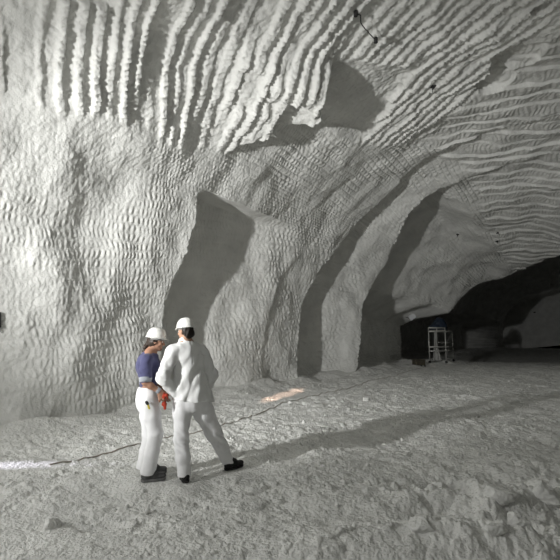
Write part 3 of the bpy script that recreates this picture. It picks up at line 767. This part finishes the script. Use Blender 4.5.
def make_scaffold():
    g = unpix(438.2, 364.5); base = np.array((g[0], g[1], float(floorz(g[0], g[1]))))
    vx = unit((.985, .17, 0)); vy = np.array((-vx[1], vx[0], 0)); up = np.array((0, 0, 1.)); W, D_, Hh = .98, 2.0, 1.97
    # right-hand side recedes to the right of the front
    vy = unit((.52, .85, 0))
    root = empty('scaffold_tower', base, 'pale aluminium scaffold tower on castors before the dark drift', 'scaffold')
    Pt = lambda a, b, z: base + vx * (a - .5) * W + vy * b * D_ + up * z
    for a, b in ((0, 0), (1, 0), (0, 1), (1, 1)):
        m = MB().tube([Pt(a, b, .16), Pt(a, b, Hh - (.25 if b else 0))], .030); po = m.build('post', M_ALU, root, smooth=True)
        m = MB(); c = Pt(a, b, .075); m.tube([c - vy * .03, c + vy * .03], .075, 16); m.tube([c + up * .02, Pt(a, b, .18)], .022)
        child(m.build('castor', M_DARK, root), po)
    def rail(z, z2=None, sides=('f', 'b', 'l', 'r'), r=.024):
        for q in sides:
            A, B = {'f': ((0, 0), (1, 0)), 'b': ((0, 1), (1, 1)), 'l': ((0, 0), (0, 1)), 'r': ((1, 0), (1, 1))}[q]
            MB().tube([Pt(*A, z), Pt(*B, z)], r).build('guard_rail', M_ALU, root, smooth=True)
    rail(Hh - .03, sides='f', r=.034); rail(1.74, sides='fblr', r=.034); rail(.90, sides='fr', r=.034); rail(.68, sides='fblr', r=.034); rail(1.12, sides='br'); rail(.24, sides='lr')
    MB().tube([Pt(.5, 0, 1.74), Pt(.5, 0, Hh - .03)], .02).build('guard_rail', M_ALU, root, smooth=True)
    MB().tube([Pt(.47, 0, .90), Pt(.47, 0, 1.74)], .016).build('guard_rail', M_ALU, root, smooth=True)
    MB().tube([Pt(1, 0, .3), Pt(1, 1, 1.7)], .016).build('brace', M_ALU, root, smooth=True)
    MB().tube([Pt(0, 1, .3), Pt(1, 1, 1.7)], .016).build('brace', M_ALU, root, smooth=True)
    MB().box(Pt(.5, .5, 1.80), vx * W * .48, vy * D_ * .46, up * .03).build('deck', M_DECK, root)
    for a, b in ((0, 0), (1, 0), (0, 1), (1, 1)): FLAT_SPOTS.append((*Pt(a, b, 0)[:2], .2))
    # bundle on the deck
    top = Pt(.46, .22, 1.832)
    s = SDF(top - .9, top + .9, .02)
    s.ball(top + vx * .12 + up * .22, (.36, .34, .48), .1); s.ball(top - vx * .22 + up * .10, (.30, .32, .24), .12); s.ball(top + vx * .30 + up * .14, (.20, .28, .26), .1)
    folds(s, 501, .03, (.4, .2, 1), 5, 3); s.plane_cut(top, -up)
    V, Q = s.mesh(); bo = mesh_obj('tarpaulin_bundle', V, Q, M_NAVY, None, True, top)
    tag(bo, 'rounded dark blue tarpaulin bundle lying on top of the scaffold tower', 'bundle')
    # sheet hung inside
    V = []; Fc = []; n, k = 14, 24
    for i in range(k + 1):
        f = i / k
        for j in range(n + 1):
            u = j / n; w_ = .14 + .42 * f ** 1.6
            V.append(Pt(.22 + (u - .35) * w_, .30 + .05 * math.sin(u * 16 + f * 3) + .02 * math.sin(u * 31), 1.73 - 1.60 * f))
    for i in range(k):
        for j in range(n): q = i * (n + 1) + j; Fc.append((q, q + 1, q + n + 2, q + n + 1))
    o = mesh_obj('hanging_sheet', V, Fc, M_SHEET, None, True, Pt(.22, .3, .13)); sd = o.modifiers.new('thick', 'SOLIDIFY'); sd.thickness = .012
    tag(o, 'pale plastic sheet hanging inside the scaffold tower', 'sheet')
    # crate
    g = unpix(418.8, 366.5); c = np.array((g[0], g[1], float(floorz(g[0], g[1])))); FLAT_SPOTS.append((g[0], g[1], .45))
    c[2] = 0.
    ro = empty('wooden_crate', c, 'small brown wooden crate on the floor left of the scaffold', 'crate')
    bx, by = unit((.97, .24, 0)), unit((-.24, .97, 0))
    m = MB(); m.box(c + up * .20, bx * .27, by * .20, up * .13); m.build('crate_body', M_CRATE, ro)
    MB().box(c + up * .35, bx * .31, by * .23, up * .02).build('lid', M_CRATE, ro)
    for a, b in ((-1, -1), (1, -1), (-1, 1), (1, 1)): MB().box(c + bx * .25 * a + by * .17 * b + up * .05, bx * .03, by * .03, up * .05).build('foot', M_DARK, ro)

def make_cable():
    pix = [(50, 465), (75, 459), (100, 452.5), (120, 448), (139, 442.5), (165, 437.5), (195, 431.5), (220, 426), (235, 421), (250, 415.5), (265, 410), (280, 405), (300, 400), (320, 395), (336, 390.5), (352, 386.5), (375, 380), (400, 374), (420, 369)]
    g = [unpix(x, y) for x, y in pix]; pts = []
    for i in range(len(g) - 1):
        n = max(4, int(np.linalg.norm(g[i + 1] - g[i]) / .06))
        for k in range(n): pts.append(g[i] + (g[i + 1] - g[i]) * k / n)
    pts.append(g[-1]); p = np.array(pts)
    for _ in range(6): p[1:-1] = (p[:-2] + 2 * p[1:-1] + p[2:]) / 4
    p[:, 0] += .03 * pn(p[:, 1] * 1.2, p[:, 0] * .4, 610)
    z = floorz(p[:, 0], p[:, 1]); zz = z.copy()
    for k in range(1, 5): zz[k:-k] = np.maximum(zz[k:-k], np.maximum(z[2 * k:], z[:-2 * k]) - .012 * k)
    p[:, 2] = zz + .007
    o = MB().tube(list(p), .009, 6).build('cable', M_CABLE, None, tuple(p[0]), True)
    tag(o, 'long brown cable lying across the salt floor behind the two people', 'cable')

def bolt(px, py, size, label, rot=.4, group='rock bolts in the roof'):
    p, n = on_rock(px, py, .01); a = unit(np.cross(n, (.3, .2, 1.))); b = np.cross(n, a); a, b = a * math.cos(rot) + b * math.sin(rot), b * math.cos(rot) - a * math.sin(rot)
    ro = empty('rock_bolt', p, label, 'bolt', group)
    MB().box(p, a * size, b * size, n * .012).build('plate', M_DARK, ro)
    m = MB(); m.tube([p, p + n * size * 1.5], size * .35, 6); m.build('nut', M_DARK, ro)
    MB().tube([p + n * size, p + n * size * 3], size * .16, 8).build('rod_end', M_DARK, ro, smooth=True)
def make_fittings():
    bolt(433, 88, .06, 'large dark rock bolt standing alone in the middle of the scored roof')
    bolt(457, 236, .055, 'small rock bolt on its own above the dark drift mouth')
    bolt(497, 234.5, .05, 'upper of two small rock bolts over the dark drift mouth'); bolt(497, 243, .05, 'lower of two small rock bolts over the dark drift mouth')
    # strap with two bolts
    pts = [on_rock(356 + 19 * f, 12 + 20 * f, .03)[0] for f in np.linspace(0, 1, 9)]
    n = unit(on_rock(366, 22)[1]); ro = empty('roof_strap', pts[4], 'dark steel strap bolted across the ribs of the roof at the top', 'strap')
    d = np.array([(p - pts[0]) @ n for p in pts]); top = d.max(); pts = [p + n * (top - q) * .8 for p, q in zip(pts, d)]
    MB().tube(pts, .011, 6).build('strap', M_DARK, ro, smooth=True)
    for p in (pts[0], pts[-1]): MB().tube([p - n * .05, p + n * .05], .042, 8).build('bolt_head', M_DARK, ro, smooth=True)
    # short dark bar shape at the left edge
    p, n = on_rock(.2, 321.5, .02); ro = empty('wall_bar', p, 'short dark bar shape on the bright wall at the far left', 'bar'); u = unit(np.array((.12, 0, -1.)) - n * (n @ np.array((.12, 0, -1.))))
    q = np.cross(n, u)
    MB().box(p - u * .02 - q * .0, u * .13, q * .035, n * .03).build('bar', M_DARK, ro); MB().tube([p + u * .1, p + u * .19 + q * .015], .014, 8).build('pin', M_DARK, ro, smooth=True)
    # pale panel on the wall by the scaffold
    p, n = on_rock(405, 317, .12); d = p - np.array((0, 0, H)); p = p + np.array((.30, 0, 0)) * 0
    c = at(412.3, 316.8, p[1] - .05); ro = empty('wall_panel', c, 'small pale tilted panel hanging on the wall edge left of the scaffold', 'panel')
    ux = unit((.86, .15, .48)); uz = unit(np.cross(ux, (.10, -1, .1))); uy = np.cross(uz, ux)
    MB().box(c, ux * .20, uz * .14, uy * .02).build('panel', M_PANEL, ro)
    MB().tube([c + uz * .13, c + uz * .22 + (-.05, 0, .05), p], .014, 8).build('bracket', M_DARK, ro, smooth=True)

def chunk(seed, r, sq=(1, 1, .75)):
    """broken lump of salt: facets of random planes, roughened"""
    g = np.random.default_rng(seed); n = 26; V = []; Fc = []
    nr = unit_rows(g.normal(size=(13, 3))); hh = .66 + .34 * g.random(13)
    th = np.linspace(0, math.pi, n); ph = np.linspace(0, 2 * math.pi, 2 * n, endpoint=False)
    T, Pp = np.meshgrid(th, ph, indexing='ij'); d = np.stack([np.sin(T) * np.cos(Pp), np.sin(T) * np.sin(Pp), np.cos(T)], -1)
    k = np.einsum('ijk,lk->ijl', d, nr); rr = np.min(np.where(k > .05, hh / np.maximum(k, .05), 9), -1); rr = np.minimum(rr, 1.25)
    rr = rr + .10 * pn(d[..., 0] * 4 + d[..., 2] * 3, d[..., 1] * 4 + seed, seed) + .05 * pn(d[..., 0] * 11 + d[..., 2] * 7, d[..., 1] * 11, seed + 1)
    rr[0] = rr[0].mean(); rr[-1] = rr[-1].mean()
    V = d * rr[..., None] * r * np.array(sq); m = 2 * n
    for i in range(n - 1):
        for j in range(m): Fc.append((i * m + j, (i + 1) * m + j, (i + 1) * m + (j + 1) % m, i * m + (j + 1) % m))
    return V.reshape(-1, 3), Fc
def unit_rows(a): return a / np.linalg.norm(a, axis=1)[:, None]
LUMPS = [(499, 514, .14, 'large pale salt lump in the right foreground, left of the one at the edge'), (544, 510, .14, 'large pale salt lump at the right edge of the foreground'), (519, 549, .065, 'small bright salt lump at the bottom right, right of its twin'),
         (496, 553, .075, 'small bright salt lump at the bottom right, left of its twin'), (440, 497, .09, 'salt lump a short way left of the large one in the right foreground'), (478, 500, .075, 'salt lump close behind the large one in the right foreground'),
         (395, 487, .06, 'salt lump alone on the floor in front of the long shadow'), (424, 549, .08, 'low salt lump in the bottom foreground right of centre'), (366, 402, .10, 'small salt lump on the far floor in front of the wall recess'),
         (53, 522, .08, 'salt lump alone in the left foreground'), (290, 404.5, .05, 'tiny salt lump beside the cable below the pink light spot')]
def make_lumps():
    for i, (px, py, r, lb) in enumerate(LUMPS):
        g = unpix(px, py); V, Fc = chunk(40 + i, r, (1.15, .9, .7)); z = float(floorz(g[0], g[1]))
        o = mesh_obj('salt_lump', V, Fc, M_LUMP, None, True); o.location = (g[0], g[1], z + r * .10); o.rotation_euler = (0, 0, i * 1.3)
        tag(o, lb, 'lump', 'loose salt lumps')
    g = np.random.default_rng(5); V = []; Fc = []
    ico = [(0, 0, 1), (.9, 0, .3), (.28, .85, .3), (-.72, .53, .3), (-.72, -.53, .3), (.28, -.85, .3), (.72, .5, -.45), (-.28, .85, -.45), (-.9, 0, -.45), (-.28, -.85, -.45), (.72, -.53, -.45), (0, 0, -.9)]
    ff = [(0, 1, 2), (0, 2, 3), (0, 3, 4), (0, 4, 5), (0, 5, 1), (1, 6, 2), (2, 7, 3), (3, 8, 4), (4, 9, 5), (5, 10, 1), (6, 7, 2), (7, 8, 3), (8, 9, 4), (9, 10, 5), (10, 6, 1), (11, 7, 6), (11, 8, 7), (11, 9, 8), (11, 10, 9), (11, 6, 10)]
    n = 3200; y = 3.3 + 17 * g.random(n) ** 1.7; x = (g.random(n) * 1.5 - .75) * y
    cl = pn(x * 1.3, y * 1.3, 701) + .5 * pn(x * 4, y * 4, 702); ok = (cl > -.15 + .5 * g.random(n)); ok &= (x * NL[0] + y * NL[1] < 7.4)
    for fx, fy, r in FLAT_SPOTS: ok &= np.hypot(x - fx, y - fy) > r + .03
    x, y = x[ok], y[ok]; z = floorz(x, y); r = .004 + .024 * g.random(len(x)) ** 4 + .0005 * y
    ico = np.array(ico)
    for i in range(len(x)):
        q = ico * (1 + .35 * g.normal(size=ico.shape)) * r[i] + (x[i], y[i], z[i] + r[i] * .3); o = len(V); V += q.tolist(); Fc += [(a + o, b + o, c + o) for a, b, c in ff]
    o = mesh_obj('salt_crumbs', V, np.array(Fc), M_LUMP, None, False); tag(o, 'loose salt crumbs strewn all over the grey mine floor', 'crumbs', kind='stuff')
make_man(); make_woman()
if not globals().get('QUICK'):
    build_cave(); make_scaffold(); make_fittings(); build_floor(); make_cable(); make_lumps()
# ------------------------------------------------------------------ camera, lamps, world
cam = bpy.data.cameras.new('camera'); cam.sensor_width = 36; cam.sensor_fit = 'HORIZONTAL'
cam.lens = 36 * F / 560
co = bpy.data.objects.new('camera', cam); C.objects.link(co)
co.location = (0, 0, H); co.rotation_euler = (math.pi / 2 + PITCH, 0, 0); SC.camera = co
from mathutils import Vector
def spot(name, loc, target, energy, angle, blend, rad, col=(1, 1, 1)):
    l = bpy.data.lights.new(name, 'SPOT'); l.energy = energy; l.spot_size = math.radians(angle); l.spot_blend = blend
    l.shadow_soft_size = rad; l.color = col
    o = bpy.data.objects.new(name, l); C.objects.link(o); o.location = loc
    o.rotation_euler = (Vector(target) - Vector(loc)).to_track_quat('-Z', 'Y').to_euler(); return o
spot('fill_light', (-5, -9, 6), (4, 10, 1), 190, 150, 1.0, 1.5)  # unseen soft fill, added behind the camera to lift the shaded recesses
LAMP = (-6.2, 1.0, 2.65)
spot('floodlight', (LAMP[0], LAMP[1], 3.1), (1, 11, 1.6), 560, 172, .6, .12, (1, 1, .985))
spot('floodlight', (LAMP[0], LAMP[1], LAMP[2] + .02), (9, 22, 4.6), 4300, 62, 1.0, .12, (1, 1, .985))  # narrow second head, added to brighten the far end of the chamber
spot('hand_lamp', (-6.2, 5.55, .62), unpix(4, 465), 950, 8.5, 1.0, .03, (.86, .82, 1))
spot('warm_lamp', (-4.6, -2.2, 2.6), unpix(283.5, 395), 26000, 2.3, .8, .03, (1, .68, .52))
w = bpy.data.worlds.new('World'); SC.world = w; w.use_nodes = True
w.node_tree.nodes['Background'].inputs[0].default_value = (0, 0, 0, 1)
SC.view_settings.view_transform = 'Standard'; SC.view_settings.look = 'None'
SC.view_settings.gamma = 1; SC.view_settings.use_curve_mapping = False
SC.view_settings.exposure = 0.13
